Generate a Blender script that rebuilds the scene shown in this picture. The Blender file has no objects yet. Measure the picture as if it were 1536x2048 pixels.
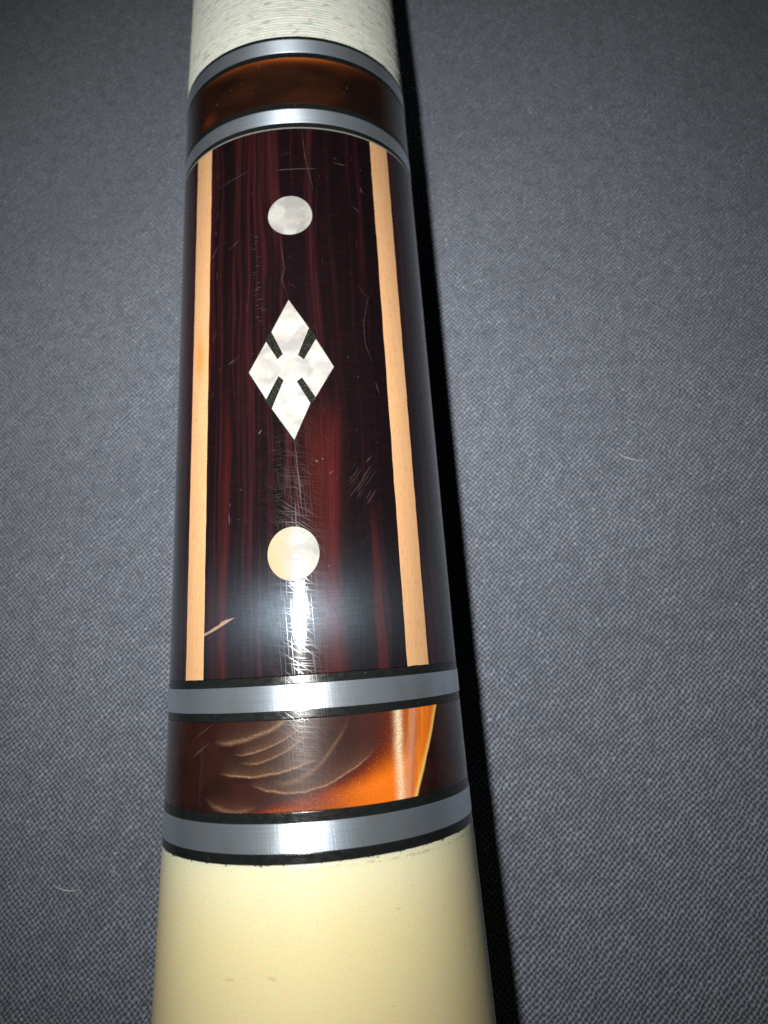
import bpy, bmesh, math, random
import numpy as np
from mathutils import Vector, Matrix

MM = 0.001
sc = bpy.context.scene
COL = sc.collection
random.seed(7)

# ------------------------------------------------------------------ camera
cam_d = bpy.data.cameras.new("camera")
cam = bpy.data.objects.new("camera", cam_d)
COL.objects.link(cam)
cam.location = (12.783*MM, 1.939*MM, 100.718*MM)
cam.rotation_mode = 'XYZ'
cam.rotation_euler = (0.382, 0.080, -0.062)
cam_d.sensor_fit = 'VERTICAL'
cam_d.sensor_height = 24.0
cam_d.sensor_width = 18.0
cam_d.lens = 24.0*1550.08/2048
cam_d.shift_x = 27.1/2048
cam_d.shift_y = -363.8/2048
cam_d.clip_start = 0.002
cam_d.clip_end = 20.0
cam_d.dof.use_dof = True
cam_d.dof.focus_distance = 0.0725
cam_d.dof.aperture_fstop = 26.0
sc.camera = cam

# ------------------------------------------------------------------ world: a dark room
w = bpy.data.worlds.new("World")
sc.world = w
w.use_nodes = True
bg = w.node_tree.nodes["Background"]
bg.inputs[0].default_value = (0.75, 0.86, 1.0, 1)
bg.inputs[1].default_value = 0.006

# ------------------------------------------------------------------ the phone's flash
fl_d = bpy.data.lights.new("flash", 'AREA')
fl_d.shape = 'DISK'
fl_d.size = 4.5*MM
fl_d.energy = 0.061
fl_d.spread = math.radians(101)
fl_d.color = (1.0, 0.985, 0.955)
fl = bpy.data.objects.new("flash", fl_d)
COL.objects.link(fl)
fl.location = (-2.0*MM, 7.6*MM, 106.0*MM)
fl.rotation_euler = (math.radians(14.5), math.radians(-3), 0)

# ------------------------------------------------------------------ exposure
sc.render.engine = 'CYCLES'
vs = sc.view_settings
vs.view_transform = 'Standard'
vs.look = 'None'
vs.exposure = 0.0
vs.gamma = 1.0
vs.use_curve_mapping = False
sc.cycles.use_denoising = False
sc.cycles.max_bounces = 6

# ================================================================== node expressions
class X:
    """a float socket with arithmetic"""
    def __init__(s, nt, sock): s.nt, s.k = nt, sock
    def _m(s, op, *a, clamp=False):
        n = s.nt.nodes.new("ShaderNodeMath"); n.operation = op; n.use_clamp = clamp
        for i, v in enumerate((s,)+a):
            if isinstance(v, X): s.nt.links.new(v.k, n.inputs[i])
            else: n.inputs[i].default_value = v
        return X(s.nt, n.outputs[0])
    def __add__(s, o): return s._m('ADD', o)
    __radd__ = __add__
    def __sub__(s, o): return s._m('SUBTRACT', o)
    def __rsub__(s, o): return (s*-1.0)+o
    def __mul__(s, o): return s._m('MULTIPLY', o)
    __rmul__ = __mul__
    def __truediv__(s, o): return s._m('DIVIDE', o)
    def abs(s): return s._m('ABSOLUTE')
    def sin(s): return s._m('SINE')
    def cos(s): return s._m('COSINE')
    def pow(s, p): return s._m('POWER', p)
    def min(s, o): return s._m('MINIMUM', o)
    def max(s, o): return s._m('MAXIMUM', o)
    def clamp(s): return s._m('ADD', 0.0, clamp=True)
    def floor(s): return s._m('FLOOR')
    def ss(s, a, b):
        n = s.nt.nodes.new("ShaderNodeMapRange"); n.interpolation_type = 'SMOOTHSTEP'
        flip = a > b
        if flip: a, b = b, a
        s.nt.links.new(s.k, n.inputs[0])
        n.inputs[1].default_value = a; n.inputs[2].default_value = b
        n.inputs[3].default_value = 1.0 if flip else 0.0
        n.inputs[4].default_value = 0.0 if flip else 1.0
        return X(s.nt, n.outputs[0])
    def gauss(s, c, wd):
        t = (s-c)/wd
        return _exp((t*t)*-1.0)
def _exp(x):
    n = x.nt.nodes.new("ShaderNodeMath"); n.operation = 'EXPONENT'
    x.nt.links.new(x.k, n.inputs[0]); return X(x.nt, n.outputs[0])

class M:
    """a material being written"""
    def __init__(s, name):
        s.m = bpy.data.materials.new(name); s.m.use_nodes = True
        s.nt = s.m.node_tree
        s.p = s.nt.nodes["Principled BSDF"]
        s.out = s.nt.nodes["Material Output"]
    def new(s, t): return s.nt.nodes.new(t)
    def link(s, a, b): s.nt.links.new(a.k if isinstance(a, X) else a, b)
    def uv(s):
        n = s.new("ShaderNodeUVMap"); n.uv_map = "UVMap"
        sp = s.new("ShaderNodeSeparateXYZ"); s.nt.links.new(n.outputs[0], sp.inputs[0])
        return X(s.nt, sp.outputs[0]), X(s.nt, sp.outputs[1])
    def obj_mm(s):
        n = s.new("ShaderNodeTexCoord")
        sp = s.new("ShaderNodeSeparateXYZ"); s.nt.links.new(n.outputs["Object"], sp.inputs[0])
        return [X(s.nt, sp.outputs[i])*1000.0 for i in range(3)]
    def vec(s, x, y, z=0.0):
        n = s.new("ShaderNodeCombineXYZ")
        for i, v in enumerate((x, y, z)):
            if isinstance(v, X): s.nt.links.new(v.k, n.inputs[i])
            else: n.inputs[i].default_value = v
        return n.outputs[0]
    def noise(s, x, y, z=0.0, scale=1.0, detail=2.0, rough=0.5):
        n = s.new("ShaderNodeTexNoise")
        if isinstance(z, X):
            n.noise_dimensions = '3D'
            s.nt.links.new(s.vec(x, y, z), n.inputs["Vector"])
        else:                                  # z only picks another patch of the same noise
            n.noise_dimensions = '2D'
            s.nt.links.new(s.vec(x+z*37.3/scale, y+z*23.9/scale), n.inputs["Vector"])
        n.inputs["Scale"].default_value = scale; n.inputs["Detail"].default_value = detail
        n.inputs["Roughness"].default_value = rough
        return X(s.nt, n.outputs["Fac"])
    def noise2(s, x, y, z=0.0, scale=1.0, detail=0.0):
        """two independent noises, each about zero"""
        n = s.new("ShaderNodeTexNoise")
        if isinstance(z, X):
            n.noise_dimensions = '3D'
            s.nt.links.new(s.vec(x, y, z), n.inputs["Vector"])
        else:                                  # z only picks another patch of the same noise
            n.noise_dimensions = '2D'
            s.nt.links.new(s.vec(x+z*37.3/scale, y+z*23.9/scale), n.inputs["Vector"])
        n.inputs["Scale"].default_value = scale; n.inputs["Detail"].default_value = detail
        sp = s.new("ShaderNodeSeparateColor"); s.nt.links.new(n.outputs["Color"], sp.inputs[0])
        return X(s.nt, sp.outputs[0])-.5, X(s.nt, sp.outputs[1])-.5
    def voro(s, x, y, z=0.0, scale=1.0, out="Distance"):
        n = s.new("ShaderNodeTexVoronoi")
        s.nt.links.new(s.vec(x, y, z), n.inputs["Vector"]); n.inputs["Scale"].default_value = scale
        return X(s.nt, n.outputs[out])
    def mix(s, fac, a, b, mode='MIX'):
        n = s.new("ShaderNodeMix"); n.data_type = 'RGBA'; n.blend_type = mode; n.clamp_factor = True
        if isinstance(fac, X): s.link(fac, n.inputs[0])
        else: n.inputs[0].default_value = fac
        for v, i in ((a, 6), (b, 7)):
            if isinstance(v, tuple): n.inputs[i].default_value = (*v, 1.0) if len(v) == 3 else v
            else: s.nt.links.new(v, n.inputs[i])
        return n.outputs[2]
    def set(s, **k):
        for a, v in k.items():
            i = s.p.inputs[a.replace("_", " ")]
            if isinstance(v, X): s.link(v, i)
            elif isinstance(v, bpy.types.NodeSocket): s.nt.links.new(v, i)
            elif isinstance(v, tuple) and len(v) == 3 and i.type == 'RGBA': i.default_value = (*v, 1.0)
            else: i.default_value = v
    def bump(s, h, strength, dist, normal=None):
        n = s.new("ShaderNodeBump"); n.inputs["Strength"].default_value = strength
        n.inputs["Distance"].default_value = dist
        s.link(h, n.inputs["Height"])
        if normal is not None: s.nt.links.new(normal, n.inputs["Normal"])
        return n.outputs[0]
    def tangent(s):
        n = s.new("ShaderNodeTangent"); n.direction_type = 'UV_MAP'; n.uv_map = "UVMap"
        s.nt.links.new(n.outputs[0], s.p.inputs["Tangent"])
    def hairlines(s, u, v, dens=1.0):
        """fine polishing scratches in several directions, a height from 0 to 1"""
        tot = None
        for k, (ang, fr, st) in enumerate(((8.0, 9, .25), (86, 9, .3), (35, 8, .45))):
            a = math.radians(ang); c, sn = math.cos(a), math.sin(a)
            p = u*c + v*sn; q = v*c - u*sn
            n = s.noise(p*st, q*fr, 3.1*k, 1.0, 0.0)
            l = n.ss(.62, .76)
            tot = l if tot is None else tot.max(l)
        return tot

# ================================================================== materials
def mat_cloth():
    m = M("grey_woven_cloth")
    x, y, z = m.obj_mm()
    wx, wy = m.noise2(x, y, 0.0, .22, 1)
    jx, jy = m.noise2(x, y, 3.0, 1.7, 0)
    a = math.radians(42)
    p = x*math.cos(a)+y*math.sin(a)+wx*.7+jx*.22
    q = y*math.cos(a)-x*math.sin(a)+wy*.7+jy*.22
    P, Q = .47, .45
    cp = (p*(2*math.pi/P)).cos()*-.5+.5
    cq = (q*(2*math.pi/Q)).cos()*-.5+.5
    knot = m.noise(p*(1/P), q*(1/Q), 0.0, 1.1, 1)
    pit = (cp*cq).pow(.55)*(knot*1.3+.35)
    h = .72-pit*.42-cq*.16+(knot-.5)*.50+(1.0-cp).pow(.8)*(1.0-cq)*knot*1.0
    fac = h.ss(-.05, 1.08)
    mott = m.noise(x, y, 12.0, .55, 3, .65)
    fac = fac*(mott*.95+.50)
    col = m.mix(fac, (.030, .038, .053), (.290, .317, .378))  # dark gaps: their own tone plus occlusion between threads, painted by weave height
    tint = m.noise(x, y, 21.0, .8, 1)
    col = m.mix(tint.ss(.40, .75)*.30, col, m.mix(1.0, col, (1.06, 1.0, .90), 'MULTIPLY'))
    patch = m.noise(x, y, 5.0, .045, 2)
    col = m.mix(patch.ss(.40, .75)*.16, col, (.075, .085, .11))
    speck = m.noise(x, y, 40.0, 1.7, 0)
    col = m.mix(speck.ss(.86, .95)*.45, col, (.60, .64, .68))
    m.set(Base_Color=col, Roughness=.75, Specular_IOR_Level=.25, Sheen_Weight=.12, Sheen_Roughness=.5)
    m.set(Normal=m.bump(h, .9, .22*MM))
    return m.m

def mat_wrap():
    m = M("speckled_linen_thread")
    u, v = m.uv()
    t = v*(1/.42)
    n1 = m.noise(u*.50, t*1.3, 0.0, 1.0, 2)
    n2 = m.noise(u*.55, t*1.3, 11.0, 1.0, 1)
    n3 = m.noise(u*.25, v*.35, 5.0, 1.0, 2)
    col = m.mix(n3, (.79, .77, .67), (.79, .83, .75))
    col = m.mix(n1.ss(.52, .72)*.6, col, (.44, .62, .50))
    col = m.mix(n2.ss(.63, .78)*.65, col, (.24, .29, .21))
    tw = m.noise(u*3.0+t*2.2, t*1.0, 3.0, 1.0, 1)
    col = m.mix(tw.ss(.5, .8)*.25, col, (.55, .56, .47))
    m.set(Base_Color=col, Roughness=.6, Specular_IOR_Level=.35, Sheen_Weight=.15)
    m.set(Normal=m.bump(tw, .35, .06*MM))
    return m.m

def mat_metal():
    m = M("turned_silver_metal")
    u, v = m.uv()
    g = m.noise(u*.12, v*14, 0.0, 1.0, 2)
    b = m.noise(u*.35, v*.3, 4.0, 1.0, 2)
    sp = m.noise(u, v, 8.0, 5.5, 0)
    col = m.mix(g*.5, (.70, .81, .93), (.83, .92, 1.0))
    col = m.mix(b.ss(.45, .75)*.3, col, (.64, .62, .53))
    col = m.mix(sp.ss(.86, .92)*.5, col, (.95, .95, .95))
    m.set(Base_Color=col, Metallic=.88, Roughness=(g*.10)+.41, Anisotropic=.8, Anisotropic_Rotation=.25,
          Coat_Weight=1.0, Coat_Roughness=.13)
    m.tangent()
    hl = m.hairlines(u, v)
    nb = m.bump(hl, .25, .006*MM)
    m.set(Normal=nb, Coat_Normal=nb)
    return m.m

def mat_black():
    m = M("black_phenolic")
    u, v = m.uv()
    d = m.noise(u*1.2, v*2.5, 0.0, 1.0, 3)
    sp = m.noise(u, v, 3.0, 4.5, 0)
    col = m.mix(d, (.006, .008, .009), (.014, .015, .014))
    col = m.mix(sp.ss(.90, .96)*.4, col, (.20, .19, .16))
    m.set(Base_Color=col, Roughness=(d*.2)+.12, Specular_IOR_Level=.5)
    m.set(Normal=m.bump(m.hairlines(u, v), .3, .006*MM))
    return m.m

def clearcoat(m, u, v, rough=.085):
    hl = m.hairlines(u, v)
    nb = m.bump(hl, .16, .006*MM)
    m.set(Coat_Weight=1.0, Coat_Roughness=(hl*.10)+rough, Coat_IOR=1.52, Coat_Normal=nb)

def mat_wood():
    m = M("dark_striped_rosewood")
    u, v = m.uv()
    d = (m.noise(u*.25, v*.06, 0.0, 1.0, 2)-.5)*1.2
    uu = u+d
    n1 = m.noise(uu*.42, v*.012, 1.0, 1.0, 3, .6)
    n2 = m.noise(uu*2.3, v*.03, 2.0, 1.0, 3, .6)
    n3 = m.noise(uu*9, v*.16, 3.0, 1.0, 2)
    wave = m.noise(u*.7, v*2.2, 4.0, 1.0, 2)
    base = n1*.55+n2*.45
    red = base.ss(.42, .66)
    # bands that run the length of the sleeve
    up = v.ss(-26, -19)
    dark = uu.gauss(6.0, 1.15)*1.05+uu.gauss(-.75, .62)*v.ss(-48, -38)*.9+uu.gauss(-4.3, .45)*.5+uu.gauss(9.6, .4)*.6
    redb = uu.gauss(3.3, 1.5)*up+uu.gauss(-6.3, .42)*v.ss(-30, -16)+uu.gauss(8.3, .42)*v.ss(-16, -8)*1.1+uu.gauss(4.4, .5)*up*.8
    col = m.mix(red, (.0060, .0032, .0042), (.0340, .0082, .0100))
    col = m.mix((redb*(n2*.8+n3*1.3-.35)).clamp()*.75, col, (.072, .0098, .0078))
    col = m.mix((dark*(n2*.5+.75)).clamp()*.9, col, (.0042, .0030, .0034))
    col = m.mix(n3.ss(.5, .75)*.55, col, (.006, .003, .003))
    col = m.mix(wave.ss(.45, .8)*.07, col, (.055, .010, .008))
    # pores: short pale dashes along the grain
    po = m.noise(u*4.2, v*.42, 9.0, 1.0, 1)
    col = m.mix(po.ss(.80, .90)*.35, col, (.07, .040, .032))
    m.set(Base_Color=col, Roughness=.33, Specular_IOR_Level=(m.noise(u*7.5, v*.7, 31.0, 1.0, 1).ss(.3, .8)+m.noise(u*.6, v*6.5, 33.0, 1.0, 1).ss(.3, .8))*.025+.13, Specular_Tint=(.62, .82, 1.0), Anisotropic=1.0, Anisotropic_Rotation=0.0)
    m.tangent()
    clearcoat(m, u, v)
    return m.m

def mat_maple():
    m = M("pale_maple_veneer")
    u, v = m.uv()
    n = m.noise(u*5, v*.18, 0.0, 1.0, 3, .6)
    r = m.noise(u*1.5, v*3.2, 2.0, 1.0, 2)
    f = m.noise(u*7, v*1.1, 6.0, 1.0, 1)
    col = m.mix(n, (.60, .325, .145), (.76, .46, .245))
    col = m.mix(r.ss(.5, .75)*.35, col, (.80, .36, .10))
    col = m.mix(f.ss(.58, .78)*.5, col, (.50, .225, .08))
    stain = u.gauss(-10.2, .9)*v.gauss(-31.0, 2.2)
    col = m.mix(stain*.75, col, (.80, .27, .055))
    m.set(Base_Color=col, Roughness=.4, Specular_IOR_Level=.4)
    clearcoat(m, u, v, .11)
    return m.m

def mat_pearl(warm):
    m = M("mother_of_pearl_"+("warm" if warm else "cool"))
    u, v = m.uv()
    d = m.noise(u*.5, v*.5, 0.0, 1.0, 2)
    w1 = m.noise(u*.35-v*.12+d*.9, v*.45+u*.15+d*.9, 3.0, 1.0, 2, .5)
    w2 = m.noise(u*1.2, v*1.6, 6.0, 1.0, 2)
    col = m.mix(w1.ss(.30, .68), (.235, .229, .220), (.375, .366, .338))
    col = m.mix(w2.ss(.45, .85)*.25, col, (.33, .35, .375))
    w3 = m.noise(u*.9, v*.9, 13.0, 1.0, 2)
    col = m.mix(w3.ss(.55, .75)*.35, col, (.40, .325, .26))
    if warm:
        col = m.mix(v.ss(-20, -15)*.30, col, (.16, .155, .145))
        lo = v.ss(-13.5, -12.5)
        f = (u*-1.0).ss(-1.1, 1.1)
        st = m.noise(u*.8, v*2.6, 1.0, 1.0, 2)
        col = m.mix(f*(st*.8+.3)*lo, col, (.42, .275, .13))
    m.set(Base_Color=col, Roughness=.4, Specular_IOR_Level=.14)
    clearcoat(m, u, v, .10)
    m.set(Normal=m.bump(w2, .12, .03*MM), Coat_Weight=.12 if warm else .3, Coat_Roughness=.22)
    return m.m

def mat_filler():
    m = M("black_filler_with_brass_flecks")
    u, v = m.uv()
    n = m.noise(u*6, v*6, 0.0, 1.0, 2)
    f = m.noise(u*3.5, v*3.5, 5.0, 1.0, 3, .7)
    col = m.mix(n, (.0012, .0022, .0018), (.004, .0055, .0045))
    fl_ = ((f-.5).abs()).ss(.02, .0)*n.ss(.45, .6)
    col = m.mix(fl_*.7, col, (.20, .18, .11))
    m.set(Base_Color=col, Roughness=.5, Specular_IOR_Level=.12)
    return m.m

def mat_resin_low():
    m = M("amber_swirl_resin")
    u, v = m.uv()
    jit = (m.noise(u*.6, v*.6, 2.0, 1.0, 2)-.5)
    spk = m.noise(u, v, 4.0, 8.0, 1, .7)
    base = m.noise(u*.3, v*.4, 6.0, 1.0, 3)
    col = m.mix(base.ss(.3, .7), (.017, .0060, .0056), (.030, .0088, .0066))
    vv = v-3.2
    L = (vv.max(0.0).pow(3.0)*-.0375)+8.5+jit*.7
    R = (v-3.4)*-.525+14.4+jit*.25
    inner = (u-L)
    reg = inner.ss(-1.5, 1.3)*(R-u).ss(-.16, .14)
    mauve = inner.ss(-7.0, .5)*(R-u).ss(0.0, .2)
    col = m.mix(mauve*.55*(spk*.6+.6), col, (.075, .026, .022))
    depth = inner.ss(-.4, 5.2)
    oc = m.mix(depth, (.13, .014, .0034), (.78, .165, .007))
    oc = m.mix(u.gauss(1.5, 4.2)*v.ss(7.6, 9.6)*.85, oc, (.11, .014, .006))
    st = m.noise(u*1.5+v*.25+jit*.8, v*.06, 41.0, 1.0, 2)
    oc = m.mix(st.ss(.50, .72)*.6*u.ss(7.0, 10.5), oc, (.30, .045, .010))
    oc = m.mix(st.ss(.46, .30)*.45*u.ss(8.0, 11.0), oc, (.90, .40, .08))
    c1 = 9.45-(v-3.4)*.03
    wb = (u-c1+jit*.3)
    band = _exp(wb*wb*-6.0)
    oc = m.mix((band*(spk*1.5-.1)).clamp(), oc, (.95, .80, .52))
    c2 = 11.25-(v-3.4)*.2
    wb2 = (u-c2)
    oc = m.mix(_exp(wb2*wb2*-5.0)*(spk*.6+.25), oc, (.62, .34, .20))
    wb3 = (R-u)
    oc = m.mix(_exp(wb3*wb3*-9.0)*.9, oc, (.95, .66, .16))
    col = m.mix(reg, col, oc)
    # gold folds: sharp on one side, trailing off on the other
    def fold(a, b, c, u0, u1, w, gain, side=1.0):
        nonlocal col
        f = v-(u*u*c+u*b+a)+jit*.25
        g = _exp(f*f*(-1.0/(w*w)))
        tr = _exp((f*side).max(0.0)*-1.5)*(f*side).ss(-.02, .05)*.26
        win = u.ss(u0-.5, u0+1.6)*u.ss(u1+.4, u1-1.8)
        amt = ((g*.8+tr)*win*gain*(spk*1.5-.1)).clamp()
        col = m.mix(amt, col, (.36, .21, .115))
    def q(pts):
        c, b, a = np.polyfit([p[0] for p in pts], [p[1] for p in pts], 2)
        return float(a), float(b), float(c)
    for pts, u0, u1, wd, gn in (
        ([(-6.25, 7.29), (-4.06, 7.44), (-2.09, 7.35), (-.4, 7.07)], -6.4, 2.2, .07, .95),
        ([(-6.3, 4.98), (-4.29, 4.76), (-2.26, 4.24), (-.72, 3.56)], -7.0, .6, .16, .6),
        ([(-4.49, 5.82), (-2.66, 5.54), (-.93, 4.95)], -5.0, .8, .06, .8),
        ([(-3.66, 6.48), (-1.51, 6.14), (.18, 5.33)], -4.4, 1.6, .08, .6),
        ([(-3.05, 8.17), (-1.53, 8.6), (.29, 8.68), (2.08, 8.47), (4.66, 7.58)], -3.4, 7.0, .07, .9),
        ([(-8.19, 9.12), (-6.89, 9.7), (-4.24, 9.96)], -8.0, -3.0, .16, .5),
        ([(-.79, 8.0), (1.95, 7.05), (3.65, 5.4)], -1.6, 5.0, .20, .35)):
        fold(*q(pts), u0, u1, wd, gn, -1.0)
    col = m.mix(spk.ss(.60, .78)*reg*.16, col, (.95, .62, .28))
    m.set(Base_Color=col, Roughness=.35, Specular_IOR_Level=.22)
    clearcoat(m, u, v, .09)
    return m.m

def mat_resin_up():
    m = M("dark_amber_resin")
    u, v = m.uv()
    n = m.noise(u*.16, v*.3, 0.0, 1.0, 1)
    sp = m.noise(u, v, 8.0, 2.2, 0)
    col = m.mix(n.ss(.3, .7), (.011, .0040, .0022), (.030, .0088, .0030))
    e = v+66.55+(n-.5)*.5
    col = m.mix(_exp(e.max(0.0)*-2.6)*.9*u.gauss(2.0, 10.0), col, (.44, .100, .012))  # edge glow of light through the resin, painted into the base colour
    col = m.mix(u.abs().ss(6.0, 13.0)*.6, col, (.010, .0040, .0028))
    col = m.mix(u.gauss(-9.5, 1.2)*v.gauss(-60.8, .9)*.5, col, (.16, .030, .008))
    col = m.mix(sp.ss(.88, .95)*.4, col, (.22, .15, .10))
    m.set(Base_Color=col, Roughness=.35, Specular_IOR_Level=.5)
    clearcoat(m, u, v, .10)
    return m.m

def mat_cream():
    m = M("aged_ivory_plastic")
    u, v = m.uv()
    n = m.noise(u*.10, v*.10, 0.0, 1.0, 2)
    col = m.mix(n, (.81, .70, .375), (.83, .735, .42))
    col = m.mix(v.ss(20.0, 42.0)*.65, col, (.84, .635, .345))
    col = m.mix(v.ss(20.0, 13.6)*.5, col, (.77, .77, .57))
    # grime packed against the joint, a few bruises
    gn = m.noise(u*1.3, v*3.0, 3.0, 1.0, 3, .65)
    ge = (v-13.55)+(gn-.5)*.7
    col = m.mix(ge.ss(.08, -.04)*.85, col, (.05, .045, .03))
    gl = (v-13.95-(u-3.0).ss(0.0, 9.0)*.18+(gn-.5)*.9).abs()
    col = m.mix(gl.ss(.09, .0)*u.ss(-1.0, 4.0)*gn.ss(.42, .6)*.55, col, (.30, .20, .10))
    st = m.noise(u*.55, v*1.2, 14.0, 1.0, 2)
    col = m.mix(st.ss(.72, .82)*.35, col, (.52, .36, .18))
    dn = m.noise(u*2.2, v*.9, 19.0, 1.0, 1)
    col = m.mix(dn.ss(.86, .92)*.3, col, (.30, .24, .13))
    m.set(Base_Color=col, Roughness=.38, Specular_IOR_Level=.45,
          Subsurface_Weight=.5, Subsurface_Scale=2.4*MM)
    m.p.inputs["Subsurface Radius"].default_value = (1.0, .55, .22)
    m.set(Normal=m.bump(m.noise(u*.3, v*9, 2.0, 1.0, 2), .06, .02*MM))
    return m.m

def mat_plain(name, col, rough=.6, spec=.3, var=.3):
    m = M(name)
    u, v, z = m.obj_mm()
    n = m.noise(u, v, z, 3.0, 2)
    m.set(Base_Color=m.mix(n, tuple(c*(1-var) for c in col), tuple(c*(1+var) for c in col)), Roughness=rough, Specular_IOR_Level=spec)
    return m.m

MT = dict(cloth=mat_cloth(), wrap=mat_wrap(), metal=mat_metal(), black=mat_black(), wood=mat_wood(), maple=mat_maple(),
          pearl=mat_pearl(False), pearlw=mat_pearl(True), filler=mat_filler(), resin_low=mat_resin_low(),
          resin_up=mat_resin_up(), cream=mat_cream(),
          scratch=mat_plain("pale_surface_scratch", (.042, .032, .033), .5),
          crack=mat_plain("open_grain_crack", (.060, .036, .028), .6),
          chip=mat_plain("raw_splintered_wood", (.28, .19, .145), .8),
          grey=mat_plain("dull_silver_hairline", (.20, .20, .18), .4),
          fuzz=mat_plain("linen_fuzz", (.6, .6, .5), .8),
          lint=mat_plain("pale_lint", (.55, .58, .55), .8))

# ================================================================== geometry helpers
RK = ((-130.0, 13.641), (-69.0, 14.548), (-56.0, 14.572), (0.0, 14.498), (14.0, 14.639), (70.0, 15.924))
UR = 14.5                     # u in the texture coordinates is the angle times this
def rad(s):
    return float(np.interp(s, [k[0] for k in RK], [k[1] for k in RK])) if s > -130 else 13.641+(s+130)*.0149
def P(s, ph, dr=0.0):
    """a point of the cue's surface, in metres: s along the cue (mm), ph the angle from straight up"""
    r0 = rad(s); r = r0+dr
    return Vector((r*math.sin(ph)*MM, -s*MM, (r0+r*math.cos(ph))*MM))

def link(name, me, mat, parent=None):
    ob = bpy.data.objects.new(name, me); COL.objects.link(ob)
    if mat: me.materials.append(MT[mat])
    if parent: ob.parent = parent
    return ob

def grid_mesh(name, S, R, ring_off=None, segs=256, smooth_angle=35):
    """a turned solid: profile S (mm along), R (mm offset of the radius from the cue's taper)"""
    n, k = len(S), segs
    ph = np.linspace(-math.pi, math.pi, k, endpoint=False)
    co = np.zeros((n*k, 3))
    for i in range(n):
        r0 = rad(S[i]); r = max(R[i] if R[i] < 0 and R[i] > -900 else R[i], -r0)+r0
        co[i*k:(i+1)*k, 0] = r*np.sin(ph); co[i*k:(i+1)*k, 1] = -S[i]; co[i*k:(i+1)*k, 2] = r0+r*np.cos(ph)
    faces, uvs = [], []
    us = np.linspace(-math.pi, math.pi, k+1)*UR
    for i in range(n-1):
        for j in range(k):
            j2 = (j+1) % k
            faces.append((i*k+j, i*k+j2, (i+1)*k+j2, (i+1)*k+j))
            uvs += [(us[j], S[i]), (us[j+1], S[i]), (us[j+1], S[i+1]), (us[j], S[i+1])]
    me = bpy.data.meshes.new(name)
    me.from_pydata((co*MM).tolist(), [], faces)
    uvl = me.uv_layers.new(name="UVMap")
    uvl.data.foreach_set("uv", np.array(uvs, dtype=np.float32).ravel())
    me.polygons.foreach_set("use_smooth", [True]*len(me.polygons))
    me.update()
    bm = bmesh.new(); bm.from_mesh(me)
    for e in bm.edges:
        if len(e.link_faces) == 2 and e.calc_face_angle(0) > math.radians(smooth_angle): e.smooth = False
    bm.to_mesh(me); bm.free()
    return me

def ring(name, s0, s1, mat, parent, dr=0.0, bev=.04, depth=4.0):
    g = .002
    s0 += g; s1 -= g
    k = max(1, int((s1-s0)/4.0))
    mid = [s0+bev*2+(s1-s0-4*bev)*i/k for i in range(k+1)]
    S = [s0, s0, s0+bev*.35, s0+bev]+mid+[s1-bev, s1-bev*.35, s1, s1]
    R = [-depth, dr-bev, dr-bev*.3, dr]+[dr]*len(mid)+[dr, dr-bev*.3, dr-bev, -depth]
    return link(name, grid_mesh(name, S, R), mat, parent)

def inlay(name, poly, mat, parent, dr=.012, depth=.6, step=.3):
    """a flat outline (u, s in mm) bent round the cue and sunk into it"""
    bm = bmesh.new()
    vs_ = [bm.verts.new((a, b, 0)) for a, b in poly]
    f = bm.faces.new(vs_)
    bm.normal_update()
    bmesh.ops.triangulate(bm, faces=[f])
    us = [a for a, b in poly]
    c = math.floor(min(us)/step)*step+step
    while c < max(us):
        bmesh.ops.bisect_plane(bm, geom=bm.verts[:]+bm.edges[:]+bm.faces[:], plane_co=(c, 0, 0), plane_no=(1, 0, 0), dist=1e-5)
        c += step
    bm.normal_update()
    if bm.faces[:] and sum(f.normal.z for f in bm.faces) < 0:
        bmesh.ops.reverse_faces(bm, faces=bm.faces[:])
    top = bm.faces[:]
    ex = bmesh.ops.extrude_face_region(bm, geom=top)
    low = [v for v in ex['geom'] if isinstance(v, bmesh.types.BMVert)]
    for v in low: v.co.z = -1.0            # the extruded copy is the underside
    bmesh.ops.reverse_faces(bm, faces=bm.faces[:])
    uvl = bm.loops.layers.uv.new("UVMap")
    for f in bm.faces:
        fl_ = all(abs(v.co.z-f.verts[0].co.z) < 1e-6 for v in f.verts)
        f.smooth = fl_
        for l in f.loops: l[uvl].uv = (l.vert.co.x, l.vert.co.y)
    for v in bm.verts:
        u, s = v.co.x, v.co.y
        v.co = P(s, u/UR, dr if v.co.z > -.5 else -depth)
    for e in bm.edges:
        if len(e.link_faces) == 2 and e.calc_face_angle(0) > .6: e.smooth = False
    bmesh.ops.recalc_face_normals(bm, faces=bm.faces[:])
    me = bpy.data.meshes.new(name); bm.to_mesh(me); bm.free()
    return link(name, me, mat, parent)

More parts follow.
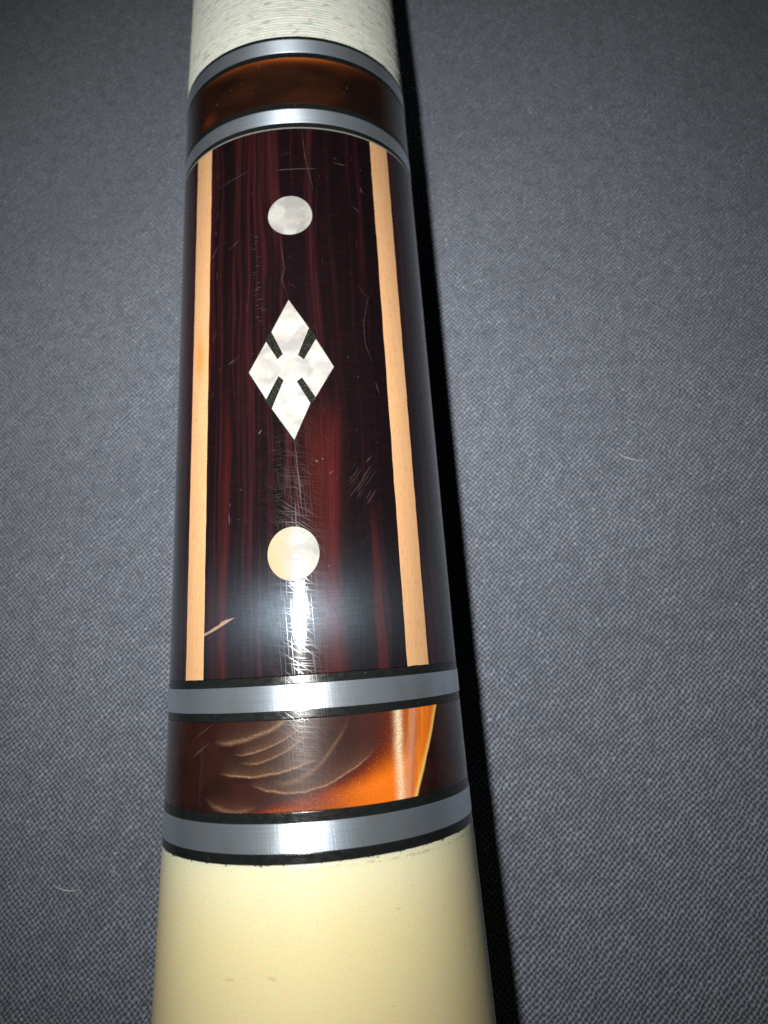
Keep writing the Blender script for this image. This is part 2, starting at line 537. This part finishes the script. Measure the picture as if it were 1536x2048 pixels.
def slivers(name, lines, mat, parent, dr=.012):
    """fine marks on the surface: each line is (points (u, s), width mm), tapering to both ends"""
    V, F = [], []
    for pts, wd in lines:
        pts = [Vector((a, b)) for a, b in pts]
        dense = []
        for a, b in zip(pts[:-1], pts[1:]):
            n = max(1, int((b-a).length/.35))
            dense += [a.lerp(b, i/n) for i in range(n)]
        dense.append(pts[-1])
        k = len(V); n = len(dense)
        for i, p in enumerate(dense):
            t = (dense[min(i+1, n-1)]-dense[max(i-1, 0)]).normalized()
            nn = Vector((-t.y, t.x))
            wv = wd*(.12+.88*math.sin(math.pi*min(max(i/(n-1), .0), 1.0)))*random.uniform(.75, 1.15)
            for side in (-.5, 0, .5):
                q = p+nn*wv*side
                V.append(P(q.y, q.x/UR, dr if side == 0 else -.004))
        for i in range(n-1):
            for j in (0, 1):
                F.append((k+i*3+j, k+i*3+j+1, k+(i+1)*3+j+1, k+(i+1)*3+j))
    me = bpy.data.meshes.new(name); me.from_pydata([tuple(v) for v in V], [], F); me.update()
    return link(name, me, mat, parent)

def tube(pts, r, name, mat, parent=None, n=6):
    V, F = [], []
    pts = [Vector(p) for p in pts]
    for i, p in enumerate(pts):
        t = (pts[min(i+1, len(pts)-1)]-pts[max(i-1, 0)]).normalized()
        a = t.orthogonal().normalized(); b = t.cross(a)
        rr = r*(.35+.65*math.sin(math.pi*(i+.3)/(len(pts)-.4)))
        for j in range(n):
            c = 2*math.pi*j/n
            V.append(p+(a*math.cos(c)+b*math.sin(c))*rr)
    for i in range(len(pts)-1):
        for j in range(n):
            F.append((i*n+j, i*n+(j+1) % n, (i+1)*n+(j+1) % n, (i+1)*n+j))
    F += [tuple(range(n-1, -1, -1)), tuple(range((len(pts)-1)*n, len(pts)*n))]
    me = bpy.data.meshes.new(name); me.from_pydata([tuple(v) for v in V], [], F); me.update()
    for f in me.polygons: f.use_smooth = True
    return link(name, me, mat, parent)

# ================================================================== the setting
me = bpy.data.meshes.new("cloth")
n = 180; e = .45
def sag(x, y):
    """the cloth lies in very shallow waves, flat where the cue rests on it"""
    a = .5+.5*math.sin(x*62+1.3*math.sin(y*31)+.6)*math.cos(y*47-x*18+.9)
    d = min(1.0, max(0.0, (abs(x)-.017)/.03))
    return -1.3*MM*a*d*d*(3-2*d)
V = [(x, y, sag(x, y)) for y in (-e+2*e*j/n for j in range(n+1)) for x in (-e+2*e*i/n for i in range(n+1))]
F = [(j*(n+1)+i, j*(n+1)+i+1, (j+1)*(n+1)+i+1, (j+1)*(n+1)+i) for j in range(n) for i in range(n)]
me.from_pydata(V, [], F); me.update()
me.polygons.foreach_set("use_smooth", [True]*len(me.polygons))
cloth = link("cloth", me, "cloth")
cloth.location = (0, 0, -.03*MM)
cloth["kind"] = "structure"
cloth["label"] = "dark grey woven cloth spread under the cue"

# ================================================================== the cue
cue = bpy.data.objects.new("pool_cue", None)
COL.objects.link(cue)
cue.empty_display_size = .01
cue["label"] = "pool cue butt with rosewood sleeve, pearl inlays, amber rings and ivory end on grey cloth"
cue["category"] = "pool cue"

# thread wrap: one thread wound round and round
def wrap_mesh():
    pitch = .42; s1 = -69.80; turns = 150; sub = 5; k = 200
    rows = turns*sub+1
    ph = np.linspace(-math.pi, math.pi, k+1)
    rng = np.random.default_rng(3)
    jit = rng.normal(0, .012, turns+2)
    co = np.zeros((rows, k+1, 3)); uv = np.zeros((rows, k+1, 2))
    for i in range(rows):
        t = i/sub
        s = s1-pitch*turns+pitch*(t)+pitch*(ph/(2*math.pi))
        s = np.minimum(s, s1)
        fr = t % 1.0
        bulge = math.sqrt(max(0.0, 1-(2*fr-1)**2))*.11-.11
        r0 = np.interp(s, [a[0] for a in RK], [a[1] for a in RK])
        r = r0+bulge+jit[int(t)]+.03+.012*np.sin(ph*37+int(t)*2.4)
        co[i, :, 0] = r*np.sin(ph); co[i, :, 1] = -s; co[i, :, 2] = r0+r*np.cos(ph)
        uv[i, :, 0] = ph*UR; uv[i, :, 1] = s
    idx = np.arange(rows*(k+1)).reshape(rows, k+1)
    fa = np.stack([idx[:-1, :-1], idx[:-1, 1:], idx[1:, 1:], idx[1:, :-1]], -1).reshape(-1, 4)
    me = bpy.data.meshes.new("thread_wrap")
    me.from_pydata((co.reshape(-1, 3)*MM).tolist(), [], fa.tolist())
    uvl = me.uv_layers.new(name="UVMap")
    uvl.data.foreach_set("uv", uv.reshape(-1, 2)[fa.ravel()].astype(np.float32).ravel())
    me.polygons.foreach_set("use_smooth", [True]*len(me.polygons)); me.update()
    return me
wrap = link("thread_wrap", wrap_mesh(), "wrap", cue)
wrap["label"] = "white linen thread wrap with green flecks"

# loose fibres standing off the wrap
V, F = [], []
for i in range(260):
    s = random.uniform(-92, -70); a = random.uniform(-1.9, 1.9)
    p = P(s, a, -.02); nn = Vector((math.sin(a), 0, math.cos(a)))
    tdir = Vector((math.cos(a), random.uniform(-.8, .8), -math.sin(a)))*random.choice((-1, 1))
    L = random.uniform(.25, .8)*MM; wv = Vector((0, 1, 0))*.010*MM
    q = p+nn*L*.35+tdir*L*.4; r = p+nn*L*.5+tdir*L
    k = len(V); V += [p-wv, p+wv, q-wv*.8, q+wv*.8, r]
    F += [(k, k+1, k+3, k+2), (k+2, k+3, k+4)]
me = bpy.data.meshes.new("fuzz"); me.from_pydata([tuple(v) for v in V], [], F); me.update()
fz = link("fuzz", me, "fuzz", wrap); fz["kind"] = "stuff"

# ring stack between wrap and wood
ring("spacer_ring", -69.77, -69.25, "black", cue, .03)
ring("metal_ring", -69.25, -67.30, "metal", cue, .05)
ring("spacer_ring", -67.30, -66.56, "black", cue, .02)
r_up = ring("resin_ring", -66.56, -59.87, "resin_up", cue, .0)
r_up["label"] = "dark brown resin ring with a painted orange glow along its upper edge"
ring("spacer_ring", -59.87, -59.12, "black", cue, .01)
ring("metal_ring", -59.12, -57.22, "metal", cue, .03)
ring("spacer_ring", -57.22, -56.56, "black", cue, .01)
ring("hairline_ring", -56.56, -56.42, "grey", cue, .03, bev=.02)

wood = ring("wood_sleeve", -56.42, -.02, "wood", cue, 0.0, bev=.03)
wood["label"] = "dark red and black striped rosewood sleeve"

# ring stack between wood and ivory
ring("spacer_ring", -.02, .67, "black", cue, .0)
ring("metal_ring", .67, 2.67, "metal", cue, .05)
ring("spacer_ring", 2.67, 3.34, "black", cue, -.04)
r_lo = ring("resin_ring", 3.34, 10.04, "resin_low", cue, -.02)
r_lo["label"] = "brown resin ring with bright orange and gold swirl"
ring("spacer_ring", 10.04, 10.80, "black", cue, -.03)
ring("metal_ring", 10.80, 12.85, "metal", cue, .03)
ring("spacer_ring", 12.85, 13.59, "black", cue, .0)

# ivory butt: runs on out of the picture to a rounded end
S = [13.59, 13.59, 13.62, 13.68]+[14+i*4 for i in range(14)]+[69, 69.9, 70.5, 70.8, 70.8]
R = [-4, -.05, -.02, .0]+[0.0]*14+[0.0, -.3, -.9, -1.9, -5.0]
butt = link("butt_sleeve", grid_mesh("butt_sleeve", S, R), "cream", cue)
butt["label"] = "aged ivory coloured butt sleeve"

# maple strips let into the wood, 45 degrees to each side of the pearl inlays
def strip(u0, u1):
    rows = 48; poly = []
    rnd = random.Random(int(u0*10))
    L = [(u0+rnd.gauss(0, .018), -56.40+56.36*i/rows) for i in range(rows+1)]
    Rr = [(u1+rnd.gauss(0, .018), -56.40+56.36*i/rows) for i in range(rows+1)]
    # frayed fibre ends at the lower ring
    end = [(u0+(u1-u0)*k/9, -.04-abs(rnd.gauss(0, .02))) for k in range(1, 9)]
    poly = L+end+Rr[::-1]
    return inlay("veneer_strip", poly, "maple", cue, .010, step=.45)
strip(-11.62, -8.82)
strip(10.95, 13.75)

def disc(uc, sc_, r, mat, sx=1.0):
    return inlay("pearl_dot", [(uc+r*sx*math.cos(2*math.pi*i/64), sc_+r*math.sin(2*math.pi*i/64)) for i in range(64)], mat, cue, .014)
def glue(poly, parent):
    inlay("glue_line", poly, "filler", parent, .005)
d1 = disc(1.03, -45.19, 2.37, "pearlw"); d1["label"] = "plain white pearl dot above the diamond"
d2 = disc(.52, -10.09, 2.37, "pearlw"); d2["label"] = "pearl dot with an amber left side below the diamond"

for uc, s_, par in ((1.03, -45.19, d1), (.52, -10.09, d2)):
    glue([(uc+2.43*math.cos(2*math.pi*i/64)+.02, s_+2.42*math.sin(2*math.pi*i/64)) for i in range(64)], par)

DI = [(.66, -35.22), (2.63, -32.01), (1.45, -29.16), (2.04, -28.66), (3.29, -30.81), (4.98, -27.88), (3.05, -24.72),
      (1.79, -26.80), (1.26, -26.40), (2.52, -24.12), (.88, -20.58), (-1.24, -23.83), (-.02, -26.62), (-.53, -27.10),
      (-1.80, -24.85), (-3.59, -27.85), (-1.73, -30.86), (-.59, -28.85), (-.04, -29.36), (-1.16, -31.85)]
dia = inlay("pearl_diamond", DI, "pearl", cue, .014)
dia["label"] = "white pearl diamond cut by four dark slots"
glue([(.67, -35.38), (1.9, -33.30), (2.72, -32.0), (3.42, -30.85), (5.10, -27.86), (3.1, -24.62), (2.57, -24.0), (.87, -20.42), (-1.33, -23.83), (-1.9, -24.75), (-3.70, -27.87), (-1.80, -31.0), (-1.22, -31.98)], dia)
for a in (1, 6, 11, 16):
    pts = [DI[a], DI[a+1], DI[a+2], DI[a+3]]
    # stand back a little from the pearl's outer edge, as the filler does
    inlay("slot_filler", pts, "filler", dia, .008)
# glue line beside the diamond's lower left and upper right edges
inlay("glue_line", [(1.55, -33.9), (2.35, -32.75), (2.62, -32.3), (2.25, -32.55)], "filler", dia, .009)
inlay("glue_line", [(-.95, -23.55), (-.55, -22.85), (-.12, -22.12), (-.52, -22.45)], "filler", dia, .009)

# ---- wear on the wood
cr = slivers("crack", [([(2.63, -56.06), (2.86, -52.45), (3.14, -50.89), (3.52, -49.03), (3.64, -47.89)], .10),
                  ([(-.13, -42.83), (.12, -40.6), (.32, -38.87), (-.02, -37.63), (.31, -36.6), (.61, -35.3)], .07),
                  ([(.91, -20.56), (1.02, -19.1), (1.11, -17.66), (1.30, -16.3), (1.32, -14.8), (1.52, -13.4), (1.66, -12.42)], .12),
                  ([(2.1, -11.99), (2.92, -10.71), (3.73, -9.27)], .06)], "crack", wood)
inlay("chip", [(-8.80, -3.66), (-8.78, -3.90), (-8.1, -4.08), (-7.44, -4.36), (-6.9, -4.52), (-6.6, -4.76), (-6.1, -4.90), (-5.15, -5.02), (-5.7, -4.76), (-6.54, -4.40), (-7.44, -4.06)],
      "chip", wood, .016, depth=.2)

rn = random.Random(11)
SC = []
def line(a, b, wd, bend=0.0):
    a = Vector(a); b = Vector(b); m_ = (a+b)/2; nn = Vector((-(b-a).y, (b-a).x))*bend
    SC.append(([tuple(a), tuple(m_+nn), tuple(b)], wd))
line((-6.1, -29.2), (-5.05, -29.6), .16); line((-2.7, -21.4), (-2.25, -21.9), .14)
line((9.2, -49.6), (9.3, -48.8), .30); line((-7.98, -45.4), (-7.92, -44.7), .15)
line((2.8, -18.55), (3.1, -18.3), .22); line((4.0, -17.1), (4.5, -17.5), .16); line((3.4, -18.7), (3.6, -18.5), .12)
line((7.7, -18.2), (8.5, -19.0), .16); line((-5.85, -14.4), (-5.80, -13.2), .22); line((-5.76, -15.3), (-5.72, -14.9), .16)
line((-.5, -51.0), (4.2, -51.1), .13, .01); line((6.0, -52.1), (7.5, -52.0), .22); line((-7.5, -50.6), (-3.2, -51.6), .07)
line((5.6, -14.5), (9.1, -18.9), .05)
SC.append(([(10.05, -37.4), (9.17, -35.7), (8.49, -32.9), (8.57, -30.5), (9.17, -28.9)], .06))
for i in range(22):                                   # a patch of parallel rubs
    a = Vector((rn.uniform(5.6, 7.6), rn.uniform(-17.2, -14.2))); L = rn.uniform(.7, 2.4)
    line(a, a+Vector((.62, -.78))*L, rn.uniform(.03, .07))
for i in range(22):                                   # ladder of short marks across the grain
    s = -20.3+8.0*(i/22)+rn.uniform(-.1, .1); c = -.75+.02*i+rn.gauss(0, .12); L = rn.uniform(.25, .85)
    line((c-L, s+rn.uniform(-.05, .05)), (c+L*.7, s-.12), rn.uniform(.025, .06), rn.uniform(-.05, .05))
for i in range(26):
    s = -43.5+12.0*(i/26)+rn.uniform(-.2, .2); c = -2.9+.03*i+rn.gauss(0, .2); L = rn.uniform(.15, .5)
    line((c-L, s), (c+L, s-.08), rn.uniform(.025, .06))
for i in range(34):                                   # stray hairlines
    a = Vector((rn.uniform(-8, 10), rn.uniform(-54, -1))); an = rn.uniform(0, math.pi); L = rn.uniform(.3, 1.7)
    line(a, a+Vector((math.cos(an), math.sin(an)))*L, rn.uniform(.018, .045), rn.uniform(-.08, .08))
for i in range(40):                                   # hairlines near the lower dot
    a = Vector((rn.gauss(.5, 2.6), rn.gauss(-7.5, 2.6))); an = rn.uniform(.8, 2.4); L = rn.uniform(.4, 1.9)
    if (a-Vector((.52, -10.09))).length < 4.2 or a.y > -1.5: continue
    line(a, a+Vector((math.cos(an), math.sin(an)))*L, rn.uniform(.018, .04), rn.uniform(-.08, .08))
for i in range(26):                                   # pin-prick dents
    a = Vector((rn.uniform(-9, 10), rn.uniform(-55, -1)))
    line(a, a+Vector((rn.uniform(-.1, .1), rn.uniform(-.3, .3))), rn.uniform(.08, .16))
for u in (-8.1, -7.9, -7.75):                         # open pores beside the left strip
    s = -54
    while s < -22:
        L = rn.uniform(.4, 1.6)
        if rn.random() < .15: line((u+rn.gauss(0, .08), s), (u+rn.gauss(0, .08), s+L), .06)
        s += L+.3
sm = slivers("surface_scratches", SC, "scratch", wood); sm["kind"] = "stuff"
# scratches on the lower resin ring
sr = slivers("surface_scratches", [([(-9.76, 4.6), (-8.6, 4.05), (-7.48, 3.5)], .10), ([(-10.0, 6.06), (-8.9, 5.5), (-7.77, 4.91)], .14),
     ([(15.35, 6.37), (14.4, 8.0), (13.44, 9.7)], .05), ([(-8.85, 5.85), (-8.9, 8.0), (-8.93, 10.0)], .04), ([(-8.6, 4.5), (-8.62, 7.0), (-8.65, 9.9)], .03),
     ([(-1.9, 8.6), (-1.2, 7.9), (-.7, 7.2)], .07), ([(3.5, 6.3), (3.7, 5.9)], .22), ([(-11.9, 6.9), (-11.9, 7.4)], .10)], "scratch", r_lo, dr=.0)
sr["kind"] = "stuff"

# ================================================================== lint on the cloth
def fibre(pts, label):
    pts = [Vector((a*MM, b*MM, .09*MM)) for a, b in pts]
    # smooth the run of points
    out = []
    for i in range(13):
        t = i/12
        out.append(pts[0]*(1-t)**2+pts[1]*2*t*(1-t)+pts[2]*t*t)
    o = tube(out, .055*MM, "lint_fibre", "lint")
    o["label"] = label; o["category"] = "lint"; o["group"] = "lint on the cloth"
fibre([(38.0, 22.9), (39.1, 21.9), (41.2, 21.6)], "short pale lint fibre on the cloth right of the cue's wood sleeve")
fibre([(-32.4, -20.6), (-31.1, -21.5), (-29.3, -21.2)], "thin curved lint fibre on the cloth left of the ivory butt")
